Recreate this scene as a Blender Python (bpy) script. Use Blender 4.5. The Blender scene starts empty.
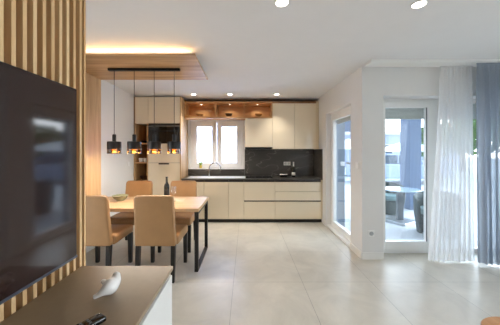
import bpy, bmesh, math, random
from mathutils import Vector, Matrix
random.seed(7)
PI = math.pi
SC = bpy.context.scene
COL = SC.collection

# ------------------------------------------------------------------ camera, sky, daylight, exposure
H = 1.43                                   # eye height
cam_d = bpy.data.cameras.new('camera'); cam = bpy.data.objects.new('camera', cam_d); COL.objects.link(cam)
cam.location = (0, 0, H); cam.rotation_euler = (PI/2, 0, 0)
cam_d.sensor_width = 36; cam_d.lens = 18.0; cam_d.shift_x = 0.008; cam_d.shift_y = -0.021
cam_d.clip_start = 0.02
SC.camera = cam

world = bpy.data.worlds.new('sky'); SC.world = world; world.use_nodes = True
wn = world.node_tree.nodes; wl = world.node_tree.links
bg = wn['Background']; bg.inputs['Strength'].default_value = 1.9
tc = wn.new('ShaderNodeTexCoord'); sx = wn.new('ShaderNodeSeparateXYZ'); rp = wn.new('ShaderNodeValToRGB')
wl.new(tc.outputs['Generated'], sx.inputs[0]); wl.new(sx.outputs['Z'], rp.inputs[0]); wl.new(rp.outputs[0], bg.inputs['Color'])
# the hazy sun stands beyond the terrace: the sky is brighter on that side
dt = wn.new('ShaderNodeVectorMath'); dt.operation = 'DOT_PRODUCT'; dt.inputs[1].default_value = Vector((0.86, 0.30, 0.42)).normalized()
wl.new(tc.outputs['Generated'], dt.inputs[0])
mr = wn.new('ShaderNodeMapRange'); mr.interpolation_type = 'SMOOTHSTEP'; mr.inputs['From Min'].default_value = 0.55; mr.inputs['From Max'].default_value = 1.0
mr.inputs['To Min'].default_value = 1.7; mr.inputs['To Max'].default_value = 12.0
wl.new(dt.outputs['Value'], mr.inputs['Value']); wl.new(mr.outputs['Result'], bg.inputs['Strength'])
rp.color_ramp.elements[0].position = 0.0; rp.color_ramp.elements[0].color = (0.93, 0.96, 1.0, 1)
rp.color_ramp.elements[1].position = 0.7; rp.color_ramp.elements[1].color = (0.62, 0.80, 1.0, 1)

def area_light(name, loc, rot, sx_, sy_, power, color, spread=PI):
    d = bpy.data.lights.new(name, 'AREA'); d.shape = 'RECTANGLE'; d.size = sx_; d.size_y = sy_
    d.energy = power; d.color = color; d.spread = spread
    o = bpy.data.objects.new(name, d); COL.objects.link(o); o.location = loc; o.rotation_euler = rot
    return o
# added fill lights outside two added windows: living room side and dining corner
area_light('added_side_fill', (4.66, .4, 1.3), (0, PI/2-.35, 0), 2.1, 2.3, 10, (0.95, 0.975, 1.0), 2.4)
area_light('added_dining_fill', (-2.52, 2.2, 1.1), (0, -PI/2+.3, 0), 1.9, .8, 9, (0.95, 0.975, 1.0), 2.0)
area_light('kitchen_window_daylight', (-.66, 6.1, 1.75), (-PI/2+.25, 0, 0), 1.25, 1.15, 95, (0.95, 0.975, 1.0))
DOWNLIGHT_W = 62

SC.view_settings.view_transform = 'Standard'; SC.view_settings.look = 'None'
SC.view_settings.gamma = 1; SC.view_settings.use_curve_mapping = False
SC.view_settings.exposure = 0.5
SC.cycles.max_bounces = 12; SC.cycles.diffuse_bounces = 6; SC.cycles.transparent_max_bounces = 24

# ------------------------------------------------------------------ materials
def srgb(r, g, b):
    f = lambda c: (c/255)/12.92 if c/255 <= 0.04045 else (((c/255)+0.055)/1.055)**2.4
    return (f(r), f(g), f(b), 1)

def base(name):
    m = bpy.data.materials.new(name); m.use_nodes = True
    return m, m.node_tree.nodes, m.node_tree.links, m.node_tree.nodes['Principled BSDF']

def mat(name, col, rough=0.5, metal=0.0, var=0.05, scale=6.0, bump=0.0, bscale=200.0, spec=0.5, coat=0.0, stretch=(1,1,1)):
    m, n, l, p = base(name)
    t = n.new('ShaderNodeTexCoord'); mp = n.new('ShaderNodeMapping'); mp.inputs['Scale'].default_value = stretch
    l.new(t.outputs['Object'], mp.inputs[0])
    nz = n.new('ShaderNodeTexNoise'); nz.inputs['Scale'].default_value = scale; nz.inputs['Detail'].default_value = 5
    l.new(mp.outputs[0], nz.inputs['Vector'])
    r = n.new('ShaderNodeValToRGB'); l.new(nz.outputs['Fac'], r.inputs[0])
    r.color_ramp.elements[0].position = 0.3; r.color_ramp.elements[1].position = 0.7
    r.color_ramp.elements[0].color = tuple(c*(1-var) for c in col[:3])+(1,)
    r.color_ramp.elements[1].color = tuple(min(1, c*(1+var)) for c in col[:3])+(1,)
    l.new(r.outputs[0], p.inputs['Base Color'])
    p.inputs['Roughness'].default_value = rough; p.inputs['Metallic'].default_value = metal
    p.inputs['Specular IOR Level'].default_value = spec; p.inputs['Coat Weight'].default_value = coat
    if bump:
        b = n.new('ShaderNodeTexNoise'); b.inputs['Scale'].default_value = bscale; l.new(mp.outputs[0], b.inputs['Vector'])
        bp = n.new('ShaderNodeBump'); bp.inputs['Strength'].default_value = bump; bp.inputs['Distance'].default_value = 0.002
        l.new(b.outputs['Fac'], bp.inputs['Height']); l.new(bp.outputs[0], p.inputs['Normal'])
    return m

def wood(name, light, dark, grain=(1, 1, 0.06), scale=14, rough=0.45):
    m, n, l, p = base(name)
    t = n.new('ShaderNodeTexCoord'); mp = n.new('ShaderNodeMapping'); mp.inputs['Scale'].default_value = grain
    l.new(t.outputs['Object'], mp.inputs[0])
    a = n.new('ShaderNodeTexNoise'); a.inputs['Scale'].default_value = scale; a.inputs['Detail'].default_value = 6; a.inputs['Distortion'].default_value = 0.6
    b = n.new('ShaderNodeTexNoise'); b.inputs['Scale'].default_value = scale*6; b.inputs['Detail'].default_value = 3
    l.new(mp.outputs[0], a.inputs['Vector']); l.new(mp.outputs[0], b.inputs['Vector'])
    mx = n.new('ShaderNodeMath'); mx.operation = 'MULTIPLY_ADD'; mx.inputs[1].default_value = 0.35
    l.new(b.outputs['Fac'], mx.inputs[0]); l.new(a.outputs['Fac'], mx.inputs[2])
    r = n.new('ShaderNodeValToRGB'); l.new(mx.outputs[0], r.inputs[0])
    r.color_ramp.elements[0].position = 0.48; r.color_ramp.elements[0].color = dark
    r.color_ramp.elements[1].position = 0.86; r.color_ramp.elements[1].color = light
    l.new(r.outputs[0], p.inputs['Base Color']); p.inputs['Roughness'].default_value = rough
    return m

def emit(name, col, strength):
    m, n, l, p = base(name)
    p.inputs['Base Color'].default_value = col
    p.inputs['Emission Color'].default_value = col; p.inputs['Emission Strength'].default_value = strength
    return m

def see_through(name, tint, refl=0.08, rough=0.0):
    m = bpy.data.materials.new(name); m.use_nodes = True
    n = m.node_tree.nodes; l = m.node_tree.links; n.remove(n['Principled BSDF']); out = n['Material Output']
    tr = n.new('ShaderNodeBsdfTransparent'); tr.inputs[0].default_value = tint
    g = n.new('ShaderNodeBsdfGlossy'); g.inputs['Roughness'].default_value = rough; g.inputs[0].default_value = (1, 1, 1, 1)
    lw = n.new('ShaderNodeLayerWeight'); lw.inputs['Blend'].default_value = 0.25
    mm = n.new('ShaderNodeMath'); mm.operation = 'MULTIPLY_ADD'; mm.inputs[1].default_value = 0.30; mm.inputs[2].default_value = refl*0.4
    l.new(lw.outputs['Facing'], mm.inputs[0])
    mix = n.new('ShaderNodeMixShader'); l.new(mm.outputs[0], mix.inputs[0]); l.new(tr.outputs[0], mix.inputs[1]); l.new(g.outputs[0], mix.inputs[2])
    l.new(mix.outputs[0], out.inputs[0])
    return m

def cloth(name, col, clear, trans=0.5, weave=0.0):
    m = bpy.data.materials.new(name); m.use_nodes = True
    n = m.node_tree.nodes; l = m.node_tree.links; n.remove(n['Principled BSDF']); out = n['Material Output']
    t = n.new('ShaderNodeTexCoord'); nz = n.new('ShaderNodeTexNoise'); nz.inputs['Scale'].default_value = 60
    l.new(t.outputs['Object'], nz.inputs['Vector'])
    d = n.new('ShaderNodeBsdfDiffuse'); s = n.new('ShaderNodeBsdfTranslucent'); tr = n.new('ShaderNodeBsdfTransparent')
    d.inputs[0].default_value = col; s.inputs[0].default_value = col
    a = n.new('ShaderNodeMixShader'); a.inputs[0].default_value = trans; l.new(d.outputs[0], a.inputs[1]); l.new(s.outputs[0], a.inputs[2])
    b = n.new('ShaderNodeMixShader'); l.new(a.outputs[0], b.inputs[1]); l.new(tr.outputs[0], b.inputs[2])
    mm = n.new('ShaderNodeMath'); mm.operation = 'MULTIPLY_ADD'; mm.inputs[1].default_value = 0.1; mm.inputs[2].default_value = clear-0.05
    l.new(nz.outputs['Fac'], mm.inputs[0]); l.new(mm.outputs[0], b.inputs[0]); l.new(b.outputs[0], out.inputs[0])
    return m

M = {}
M['wall'] = mat('warm_white_plaster', srgb(226, 225, 223), 0.85, var=0.01, scale=3, bump=0.05, bscale=120)
M['ceiling'] = mat('white_ceiling_paint', srgb(228, 228, 228), 0.9, var=0.01)
M['white'] = mat('white_plastic', srgb(238, 238, 236), 0.35, var=0.01)
M['frame'] = mat('white_window_frame', srgb(240, 240, 238), 0.3, var=0.01)
M['skirt'] = mat('white_skirting', srgb(232, 230, 226), 0.4, var=0.01)
M['oak'] = wood('oak_panel', srgb(208, 174, 130), srgb(170, 132, 88), (1, 1, 0.06))
M['oak_flat'] = wood('oak_panel_flat_grain', srgb(206, 170, 124), srgb(166, 126, 82), (0.06, 1, 1))
M['oak_niche'] = wood('oak_niche', srgb(204, 160, 108), srgb(172, 124, 76), (0.06, 1, 1))
M['slat'] = wood('slat_oak', srgb(230, 198, 150), srgb(204, 162, 110), (1, 1, 0.04))
M['slat_back'] = wood('slat_backing', srgb(150, 104, 62), srgb(118, 78, 42), (1, 1, 0.04))
M['table_oak'] = wood('table_oak', srgb(214, 184, 146), srgb(184, 148, 108), (0.06, 1, 1), 12, 0.4)
M['stool_oak'] = wood('stool_wood', srgb(206, 152, 96), srgb(180, 124, 70), (1, 0.08, 1), 12, 0.4)
M['bowl_oak'] = wood('bowl_wood', srgb(206, 156, 98), srgb(170, 118, 66), (0.3, 1, 1), 20, 0.4)
M['bowl_dark'] = wood('dark_bowl_wood', srgb(84, 54, 36), srgb(52, 32, 22), (0.3, 1, 1), 20, 0.35)
M['cream'] = mat('cream_gloss_lacquer', srgb(230, 216, 190), 0.07, var=0.008, coat=0.6)
M['carcass'] = mat('cream_board', srgb(214, 198, 168), 0.5, var=0.01)
M['black'] = mat('matt_black_metal', srgb(15, 14, 15), 0.45, var=0.05)
M['dark_gap'] = mat('dark_brown_profile', srgb(34, 28, 24), 0.45, var=0.05)
M['black_gloss'] = mat('black_glass', srgb(8, 8, 10), 0.05, var=0.02, spec=0.6)
M['steel'] = mat('brushed_steel', srgb(205, 206, 206), 0.28, metal=0.9, var=0.03, scale=40)
M['chrome'] = mat('chrome', srgb(215, 215, 215), 0.12, metal=1.0, var=0.01)
M['brown_top'] = mat('bronze_brown_laminate', srgb(140, 120, 96), 0.36, var=0.04, scale=30, bump=0.04, bscale=400)
M['leather'] = mat('tan_leatherette', srgb(164, 124, 82), 0.48, var=0.05, scale=9, bump=0.06, bscale=350)
M['leg_black'] = mat('black_stained_wood', srgb(26, 22, 20), 0.4, var=0.1)
M['ceramic'] = mat('white_ceramic', srgb(240, 236, 232), 0.25, var=0.01, coat=0.3)
M['led'] = emit('warm_led', (1.0, 0.76, 0.46, 1), 11)
M['lens'] = emit('downlight_lens', (1.0, 0.93, 0.82, 1), 9)
M['bulb'] = emit('warm_bulb', (1.0, 0.66, 0.26, 1), 3)
M['gold'] = mat('gold_inner_lining', srgb(196, 142, 66), 0.35, metal=0.7, var=0.05)
M['smoke'] = see_through('smoked_amber_glass', (0.46, 0.28, 0.11, 1), 0.10)
M['glass'] = see_through('window_glass', (0.96, 0.98, 0.985, 1), 0.06)
M['clear'] = see_through('clear_drinking_glass', (0.95, 0.95, 0.95, 1), 0.25)
M['bottle'] = mat('dark_bottle_glass', srgb(20, 22, 16), 0.06, var=0.05, spec=0.7)
M['label_paper'] = mat('paper_label', srgb(226, 222, 212), 0.6, var=0.02)
M['placemat'] = mat('woven_placemat', srgb(222, 204, 174), 0.7, var=0.06, scale=120)
M['green_bowl'] = mat('sage_green_glaze', srgb(150, 152, 122), 0.25, var=0.08, coat=0.4)
M['leaf'] = mat('green_leaf', srgb(132, 156, 62), 0.5, var=0.2, scale=30)
M['leaf_far'] = mat('tree_leaf', srgb(98, 128, 70), 0.6, var=0.25, scale=5)
M['yellow_pot'] = mat('yellow_pot', srgb(214, 194, 84), 0.4, var=0.03)
M['sheer'] = cloth('white_sheer_voile', srgb(246, 246, 246), 0.24, 0.42)
M['greyc'] = cloth('blue_grey_curtain_linen', srgb(172, 181, 193), 0.16, 0.40)
M['slab'] = mat('terrace_tile', srgb(182, 184, 188), 0.6, var=0.03)
M['column'] = mat('blue_grey_render', srgb(94, 112, 138), 0.8, var=0.02)
M['pilaster'] = mat('grey_blue_render', srgb(140, 152, 166), 0.8, var=0.02)
M['facade'] = mat('pale_lavender_render', srgb(178, 188, 214), 0.9, var=0.02)
M['facade_white'] = mat('white_render', srgb(226, 228, 232), 0.9, var=0.02)
M['rattan'] = mat('dark_green_rattan', srgb(52, 66, 66), 0.6, var=0.2, scale=90, bump=0.5, bscale=120)
M['cushion'] = mat('teal_grey_cushion', srgb(132, 154, 154), 0.9, var=0.04)
M['stone_grey'] = mat('grey_pedestal', srgb(92, 98, 104), 0.4, var=0.04)
M['tabletop'] = mat('pale_blue_glass_top', srgb(168, 190, 206), 0.12, var=0.02, coat=0.5)
M['canvas'] = mat('white_canvas', srgb(238, 236, 238), 0.9, var=0.01)
M['paving'] = mat('pale_paving', srgb(196, 202, 208), 0.9, var=0.06, scale=2)
M['car'] = mat('blue_grey_car_paint', srgb(140, 160, 190), 0.2, var=0.02, coat=0.8)
M['car_glass'] = mat('car_window', srgb(70, 88, 104), 0.05, var=0.02)
M['rubber'] = mat('tyre', srgb(30, 30, 32), 0.8, var=0.05)
M['shutter'] = mat('roller_shutter_slats', srgb(206, 208, 204), 0.5, var=0.02)
M['socket_grey'] = mat('grey_socket_insert', srgb(168, 170, 172), 0.4, var=0.01)
M['tv_screen'] = mat('brown_black_screen', srgb(40, 26, 25), 0.07, var=0.02, spec=0.6)
M['side_white'] = mat('white_matt_front', srgb(212, 211, 207), 0.4, var=0.01)
M['sink_steel'] = mat('bright_sink_steel', srgb(236, 238, 240), 0.3, metal=0.35, var=0.01)
M['bark'] = mat('bark', srgb(96, 80, 66), 0.9, var=0.2)

def floor_material():
    m, n, l, p = base('beige_porcelain_tile')
    t = n.new('ShaderNodeTexCoord'); mp = n.new('ShaderNodeMapping'); mp.inputs['Location'].default_value = (0.137+0.757*8, -2.75+0.827*12, 0)
    l.new(t.outputs['Object'], mp.inputs[0])
    br = n.new('ShaderNodeTexBrick'); br.offset = 0.0; br.squash = 1.0
    br.inputs['Scale'].default_value = 1.0; br.inputs['Brick Width'].default_value = 0.757; br.inputs['Row Height'].default_value = 0.827
    br.inputs['Mortar Size'].default_value = 0.0022; br.inputs['Mortar Smooth'].default_value = 0.2; br.inputs['Bias'].default_value = 0.0
    br.inputs['Color1'].default_value = srgb(206, 199, 185); br.inputs['Color2'].default_value = srgb(200, 193, 180); br.inputs['Mortar'].default_value = srgb(146, 139, 128)
    l.new(mp.outputs[0], br.inputs['Vector'])
    a = n.new('ShaderNodeTexNoise'); a.inputs['Scale'].default_value = 2.2; a.inputs['Detail'].default_value = 10; a.inputs['Roughness'].default_value = 0.65; a.inputs['Distortion'].default_value = 0.8
    l.new(t.outputs['Object'], a.inputs['Vector'])
    r = n.new('ShaderNodeValToRGB'); r.color_ramp.elements[0].position = 0.3; r.color_ramp.elements[1].position = 0.72
    r.color_ramp.elements[0].color = (0.80, 0.795, 0.785, 1); r.color_ramp.elements[1].color = (1.08, 1.08, 1.08, 1)
    l.new(a.outputs['Fac'], r.inputs[0])
    mx = n.new('ShaderNodeMixRGB'); mx.blend_type = 'MULTIPLY'; mx.inputs[0].default_value = 1
    l.new(br.outputs['Color'], mx.inputs[1]); l.new(r.outputs[0], mx.inputs[2]); l.new(mx.outputs[0], p.inputs['Base Color'])
    p.inputs['Roughness'].default_value = 0.34; p.inputs['Specular IOR Level'].default_value = 0.6
    b = n.new('ShaderNodeBump'); b.inputs['Strength'].default_value = 0.12; b.inputs['Distance'].default_value = 0.003
    l.new(a.outputs['Fac'], b.inputs['Height']); l.new(b.outputs[0], p.inputs['Normal'])
    return m
M['floor'] = floor_material()

def marble():
    m, n, l, p = base('black_veined_stone')
    t = n.new('ShaderNodeTexCoord'); mp = n.new('ShaderNodeMapping'); mp.inputs['Rotation'].default_value = (0.3, 0.5, 0.4); mp.inputs['Scale'].default_value = (0.8, 1, 1.8)
    l.new(t.outputs['Object'], mp.inputs[0])
    a = n.new('ShaderNodeTexNoise'); a.inputs['Scale'].default_value = 2.0; a.inputs['Detail'].default_value = 3; a.inputs['Distortion'].default_value = 0.3
    l.new(mp.outputs[0], a.inputs['Vector'])
    s = n.new('ShaderNodeMath'); s.operation = 'SUBTRACT'; s.inputs[1].default_value = 0.5; l.new(a.outputs['Fac'], s.inputs[0])
    ab = n.new('ShaderNodeMath'); ab.operation = 'ABSOLUTE'; l.new(s.outputs[0], ab.inputs[0])
    r = n.new('ShaderNodeValToRGB'); l.new(ab.outputs[0], r.inputs[0])
    r.color_ramp.elements[0].position = 0.0; r.color_ramp.elements[0].color = srgb(136, 130, 122)
    r.color_ramp.elements[1].position = 0.007; r.color_ramp.elements[1].color = srgb(76, 72, 67)
    e = r.color_ramp.elements.new(0.3); e.color = srgb(60, 57, 53)
    l.new(r.outputs[0], p.inputs['Base Color']); p.inputs['Roughness'].default_value = 0.28
    return m
M['marble'] = marble()

# ------------------------------------------------------------------ mesh helpers
def merge(bm, tmp, mtx=None):
    if mtx is not None: bmesh.ops.transform(tmp, matrix=mtx, verts=tmp.verts)
    me = bpy.data.meshes.new('tmp'); tmp.to_mesh(me); tmp.free(); bm.from_mesh(me); bpy.data.meshes.remove(me)
    return bm

def box(bm, x0, x1, y0, y1, z0, z1, bev=0.0, seg=2, mtx=None, taper=None):
    t = bmesh.new(); bmesh.ops.create_cube(t, size=1)
    for v in t.verts:
        v.co = Vector((x0+(v.co.x+.5)*(x1-x0), y0+(v.co.y+.5)*(y1-y0), z0+(v.co.z+.5)*(z1-z0)))
    if taper:                               # scale of the lower end about the box centre
        cx, cy = (x0+x1)/2, (y0+y1)/2
        for v in t.verts:
            if v.co.z < (z0+z1)/2: v.co.x = cx+(v.co.x-cx)*taper; v.co.y = cy+(v.co.y-cy)*taper
    if bev: bmesh.ops.bevel(t, geom=t.edges[:], offset=bev, segments=seg, affect='EDGES', profile=0.5)
    return merge(bm, t, mtx)

def lathe(bm, prof, seg=32, c=(0, 0, 0), mtx=None):
    t = bmesh.new(); rings = []
    for r, z in prof:
        if r < 1e-6: rings.append([t.verts.new((0, 0, z))])
        else: rings.append([t.verts.new((r*math.cos(2*PI*i/seg), r*math.sin(2*PI*i/seg), z)) for i in range(seg)])
    for a, b in zip(rings, rings[1:]):
        for i in range(seg):
            j = (i+1) % seg
            if len(a) == 1 and len(b) == 1: continue
            if len(a) == 1: t.faces.new((a[0], b[j], b[i]))
            elif len(b) == 1: t.faces.new((a[i], a[j], b[0]))
            else: t.faces.new((a[i], a[j], b[j], b[i]))
    bmesh.ops.recalc_face_normals(t, faces=t.faces[:])
    bmesh.ops.translate(t, verts=t.verts, vec=Vector(c))
    return merge(bm, t, mtx)

def tube(bm, pts, rad, seg=12, flat=None):
    pts = [Vector(p) for p in pts]; n = len(pts)
    if not isinstance(rad, (list, tuple)): rad = [rad]*n
    if flat is None: flat = [1]*n
    t = bmesh.new(); rings = []; up = None
    for i, p in enumerate(pts):
        d = (pts[min(i+1, n-1)]-pts[max(i-1, 0)]).normalized()
        if up is None:
            up = Vector((0, 0, 1)) if abs(d.z) < 0.9 else Vector((0, 1, 0))
        s = d.cross(up).normalized(); u = s.cross(d).normalized(); up = u
        rings.append([t.verts.new(p+s*rad[i]*math.cos(2*PI*k/seg)+u*rad[i]*flat[i]*math.sin(2*PI*k/seg)) for k in range(seg)])
    for a, b in zip(rings, rings[1:]):
        for k in range(seg): t.faces.new((a[k], a[(k+1) % seg], b[(k+1) % seg], b[k]))
    t.faces.new(rings[0][::-1]); t.faces.new(rings[-1])
    bmesh.ops.recalc_face_normals(t, faces=t.faces[:])
    return merge(bm, t)

def prism(bm, poly, y0, y1, bev=0.0):       # poly in (x, z), extruded along y
    t = bmesh.new()
    f = t.faces.new([t.verts.new((x, y0, z)) for x, z in poly])
    r = bmesh.ops.extrude_face_region(t, geom=[f])
    bmesh.ops.translate(t, verts=[v for v in r['geom'] if isinstance(v, bmesh.types.BMVert)], vec=(0, y1-y0, 0))
    bmesh.ops.recalc_face_normals(t, faces=t.faces[:])
    if bev: bmesh.ops.bevel(t, geom=t.edges[:], offset=bev, segments=3, affect='EDGES')
    return merge(bm, t)

def wpos(o):
    v = Vector(o.location)
    while o.parent: o = o.parent; v = v+Vector(o.location)
    return v

def obj(name, bm, m, parent=None, smooth=False, absolute=False, origin=None):
    """link bm as ONE mesh object; absolute: bm is in room coordinates and is moved into the parent's frame"""
    if absolute and parent is not None: bmesh.ops.translate(bm, verts=bm.verts, vec=-wpos(parent))
    if origin is not None: bmesh.ops.translate(bm, verts=bm.verts, vec=-Vector(origin))
    me = bpy.data.meshes.new(name); bm.to_mesh(me); bm.free()
    me.materials.append(M[m])
    if smooth:
        for p in me.polygons: p.use_smooth = True
        try: me.set_sharp_from_angle(angle=math.radians(40))
        except Exception: pass
    o = bpy.data.objects.new(name, me); COL.objects.link(o)
    if parent is not None: o.parent = parent
    if origin is not None: o.location = origin
    return o

def tag(o, label, cat, group=None, kind=None):
    o['label'] = label; o['category'] = cat
    if group: o['group'] = group
    if kind: o['kind'] = kind
    return o

def thing(name, label, cat, loc=(0, 0, 0), rz=0, group=None):
    o = bpy.data.objects.new(name, None); COL.objects.link(o); o.empty_display_size = 0.1
    o.location = loc; o.rotation_euler = (0, 0, rz)
    return tag(o, label, cat, group)

def kids(o): return [c for c in COL.objects if c.parent == o]

def copy_tree(o, parent=None):
    c = o.copy(); COL.objects.link(c); c.parent = parent
    for k in kids(o): copy_tree(k, c)
    return c

def dup(o, loc, rz, label):
    c = copy_tree(o); c.location = loc; c.rotation_euler = (0, 0, rz); c['label'] = label
    return c

def B(*a, **k): return box(bmesh.new(), *a, **k)

def struct(name, bm, m, parent=None, absolute=False, smooth=False, label=None, cat=None):
    o = obj(name, bm, m, parent, smooth, absolute)
    if parent is None:
        o['kind'] = 'structure'
        if label: o['label'] = label
        if cat: o['category'] = cat
    return o

# ------------------------------------------------------------------ room shell
CZ = 2.577                                  # ceiling height
XL, XR, YB, YT = -2.27, 1.547, 5.65, 3.333  # left wall, door wall, kitchen wall, terrace wall
XE, YR = 4.4, -3.2
bm = bmesh.new(); box(bm, XL-.2, XE+.2, YR-.2, YT+.2, -.12, 0); box(bm, XL-.2, XR+.1, YT+.2, YB+.1, -.12, 0)
struct('floor', bm, 'floor', label='large pale beige porcelain floor tiles with thin joints', cat='floor')
bm = bmesh.new(); box(bm, XL-.2, XE+.2, YR-.2, YT+.3, CZ, CZ+.15); box(bm, XL-.2, XR+.3, YT+.3, YB+.25, CZ, CZ+.15)
struct('ceiling', bm, 'ceiling', label='smooth white ceiling over kitchen and living room', cat='ceiling')
bm = bmesh.new(); LY0, LY1, LZ0, LZ1 = 1.75, 2.62, .06, 2.16
box(bm, XL-.2, XL, YR-.2, LY0, 0, CZ); box(bm, XL-.2, XL, LY1, YB+.25, 0, CZ); box(bm, XL-.2, XL, LY0, LY1, 0, LZ0); box(bm, XL-.2, XL, LY0, LY1, LZ1, CZ)
struct('wall_left', bm, 'wall', label='white dining side wall left of the tall cabinets', cat='wall')
WX0, WX1, WZ0, WZ1 = -1.26, -0.067, 1.05, 2.15
bm = bmesh.new()
box(bm, XL, WX0, YB, YB+.25, 0, CZ); box(bm, WX1, XR+.3, YB, YB+.25, 0, CZ)
box(bm, WX0, WX1, YB, YB+.25, 0, WZ0); box(bm, WX0, WX1, YB, YB+.25, WZ1, CZ)
struct('wall_back', bm, 'wall', label='kitchen back wall behind the cabinets', cat='wall')
DY0, DY1, DZ = 3.70, 4.825, 2.16
bm = bmesh.new()
box(bm, XR, XR+.3, YT+.3, DY0, 0, CZ); box(bm, XR, XR+.3, DY1, YB, 0, CZ); box(bm, XR, XR+.3, DY0, DY1, DZ, CZ)
struct('wall_right', bm, 'wall', label='white wall with the sliding terrace door beside the kitchen', cat='wall')
OX0, OX1, OZ = 1.833, 4.1, 2.18
bm = bmesh.new()
box(bm, XR, OX0, YT, YT+.3, 0, CZ); box(bm, OX1, XE, YT, YT+.3, 0, CZ); box(bm, OX0, OX1, YT, YT+.3, OZ, CZ)
struct('wall_terrace', bm, 'wall', label='white wall pier and lintel around the terrace glazing', cat='wall')
bm = bmesh.new(); EY0, EY1 = -.8, 1.6
box(bm, XE, XE+.2, YR-.2, EY0, 0, CZ); box(bm, XE, XE+.2, EY1, YT+.3, 0, CZ); box(bm, XE, XE+.2, EY0, EY1, 0, .1); box(bm, XE, XE+.2, EY0, EY1, 2.3, CZ)
struct('wall_east', bm, 'wall')
bm = bmesh.new()
RZ0, RZ1 = .1, 2.3
box(bm, XL, XE, YR-.2, YR, 0, CZ)
struct('wall_rear', bm, 'wall')
struct('wall_partition', B(-1.06, -.912, YR, 1.33, 0, CZ), 'wall', label='partition carrying the slatted wood and television', cat='wall')

# skirting boards
def skirt(name, x0, x1, y0, y1): struct(name, B(x0, x1, y0, y1, 0, .095, .004, 2), 'skirt')
skirt('baseboard_left', XL, XL+.015, 2.63, 5.03)
skirt('baseboard_right', XR-.015, XR, YT, DY0)
skirt('baseboard_corner', XR, OX0, YT-.015, YT)
skirt('baseboard_door', XR-.015, XR, DY1+.005, 5.03)

# kitchen window
win = struct('window_1', B(WX0, WX1, YB+.05, YB+.11, WZ1-.045, WZ1), 'frame', label='white two-sash kitchen window above the sink', cat='window')
bm = bmesh.new(); box(bm, WX0, WX0+.05, YB+.05, YB+.11, WZ0, WZ1-.045); box(bm, WX1-.05, WX1, YB+.05, YB+.11, WZ0, WZ1-.045); box(bm, WX0+.05, WX1-.05, YB+.05, YB+.11, WZ0, WZ0+.05)
obj('window_frame', bm, 'frame', win)
xm = (WX0+WX1)/2
for x0, x1 in ((WX0+.04, xm-.005), (xm+.005, WX1-.04)):
    bm = bmesh.new(); z0, z1 = WZ0+.035, WZ1-.04
    for q in ((x0, x0+.11, z0, z1), (x1-.105, x1, z0, z1), (x0+.11, x1-.105, z0, z0+.10), (x0+.11, x1-.105, z1-.11, z1)):
        box(bm, q[0], q[1], YB+.02, YB+.09, q[2], q[3], .006, 2)
    sash = obj('window_sash', bm, 'frame', win)
    obj('pane', B(x0+.10, x1-.10, YB+.05, YB+.058, z0+.09, z1-.10), 'glass', sash)
    hx = x0+.04 if x0 < xm-.3 else x0+.03
    h = bmesh.new(); box(h, hx-.014, hx+.014, YB+.008, YB+.02, 1.5, 1.56, .003); box(h, hx-.009, hx+.009, YB-.012, YB+.008, 1.42, 1.55, .004)
    obj('window_handle', h, 'white', sash)
obj('window_sill', B(WX0-.01, WX1+.01, YB-.07, YB+.05, 1.046, 1.066, .003), 'frame', win)
# white roller shutter lowered outside the panes
sh = bmesh.new(); z = WZ0
while z < WZ1+.05:
    box(sh, WX0-.02, WX1+.02, YB+.275, YB+.29, z, z+.049, .004, 1); z += .05
M['shutter_white'] = cloth('white_outside_blind', srgb(206, 216, 236), 0.10, 0.55)
obj('outside_blind', sh, 'shutter_white', win)

# sliding door beside the kitchen (door_1)
X1, X2 = XR+.10, XR+.17
bm = bmesh.new()
box(bm, X1, X2, DY1-.07, DY1, 0, DZ); box(bm, X1, X2, DY0, DY0+.07, 0, DZ); box(bm, X1, X2, DY0+.07, DY1-.07, DZ-.07, DZ); box(bm, X1-.10, X2, DY0+.0, DY1, 0, .035)
d1 = struct('door_1', bm, 'frame', label='white framed glass door to the terrace beside the kitchen', cat='door')
bm = bmesh.new(); ya, yb, za, zb = DY0+.05, DY1-.05, .035, DZ-.05
for q in ((ya, ya+.09, za, zb), (yb-.09, yb, za, zb), (ya+.09, yb-.09, za, za+.10), (ya+.09, yb-.09, zb-.09, zb)):
    box(bm, X1-.02, X2-.02, q[0], q[1], q[2], q[3], .005)
leaf = obj('door_leaf', bm, 'frame', d1)
obj('pane', B(X1+.01, X1+.018, ya+.085, yb-.085, za+.095, zb-.085), 'glass', leaf)
bm = bmesh.new(); box(bm, X1-.033, X1-.021, ya+.03, ya+.06, 1.2, 1.36, .004); tube(bm, [(X1-.03, ya+.045, 1.26), (X1-.07, ya+.045, 1.26), (X1-.075, ya+.05, 1.26), (X1-.075, ya+.17, 1.26)], .011)
obj('door_handle', bm, 'shutter', leaf)
bm = bmesh.new(); z = DZ-.20
while z < DZ-.02: box(bm, X2+.02, X2+.035, DY0+.02, DY1-.02, z, z+.037, .004, 1); z += .038
obj('roller_shutter', bm, 'shutter', d1)

# terrace door and the fixed glazing behind the curtains (door_2, window_2)
Y1, Y2 = 3.536, 3.61
bm = bmesh.new()
box(bm, OX0, OX0+.06, Y1, Y2, 0, OZ); box(bm, OX0+.06, 2.687, Y1, Y2, OZ-.06, OZ); box(bm, 2.655, 2.687, Y1, Y2, 0, OZ-.06); box(bm, OX0+.06, 2.655, Y1, Y2, 0, .06)
d2 = struct('door_2', bm, 'frame', label='white framed glass terrace door left of the curtains', cat='door')
bm = bmesh.new(); xa, xb, za, zb = OX0+.03, 2.645, .05, OZ-.04
for q in ((xa, xa+.10, za, zb), (xb-.10, xb, za, zb), (xa+.10, xb-.10, za, za+.12), (xa+.10, xb-.10, zb-.085, zb)):
    box(bm, q[0], q[1], Y1-.02, Y1+.05, q[2], q[3], .005)
leaf = obj('door_leaf', bm, 'frame', d2)
obj('pane', B(xa+.095, xb-.095, Y1+.01, Y1+.018, za+.115, zb-.08), 'glass', leaf)
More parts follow.
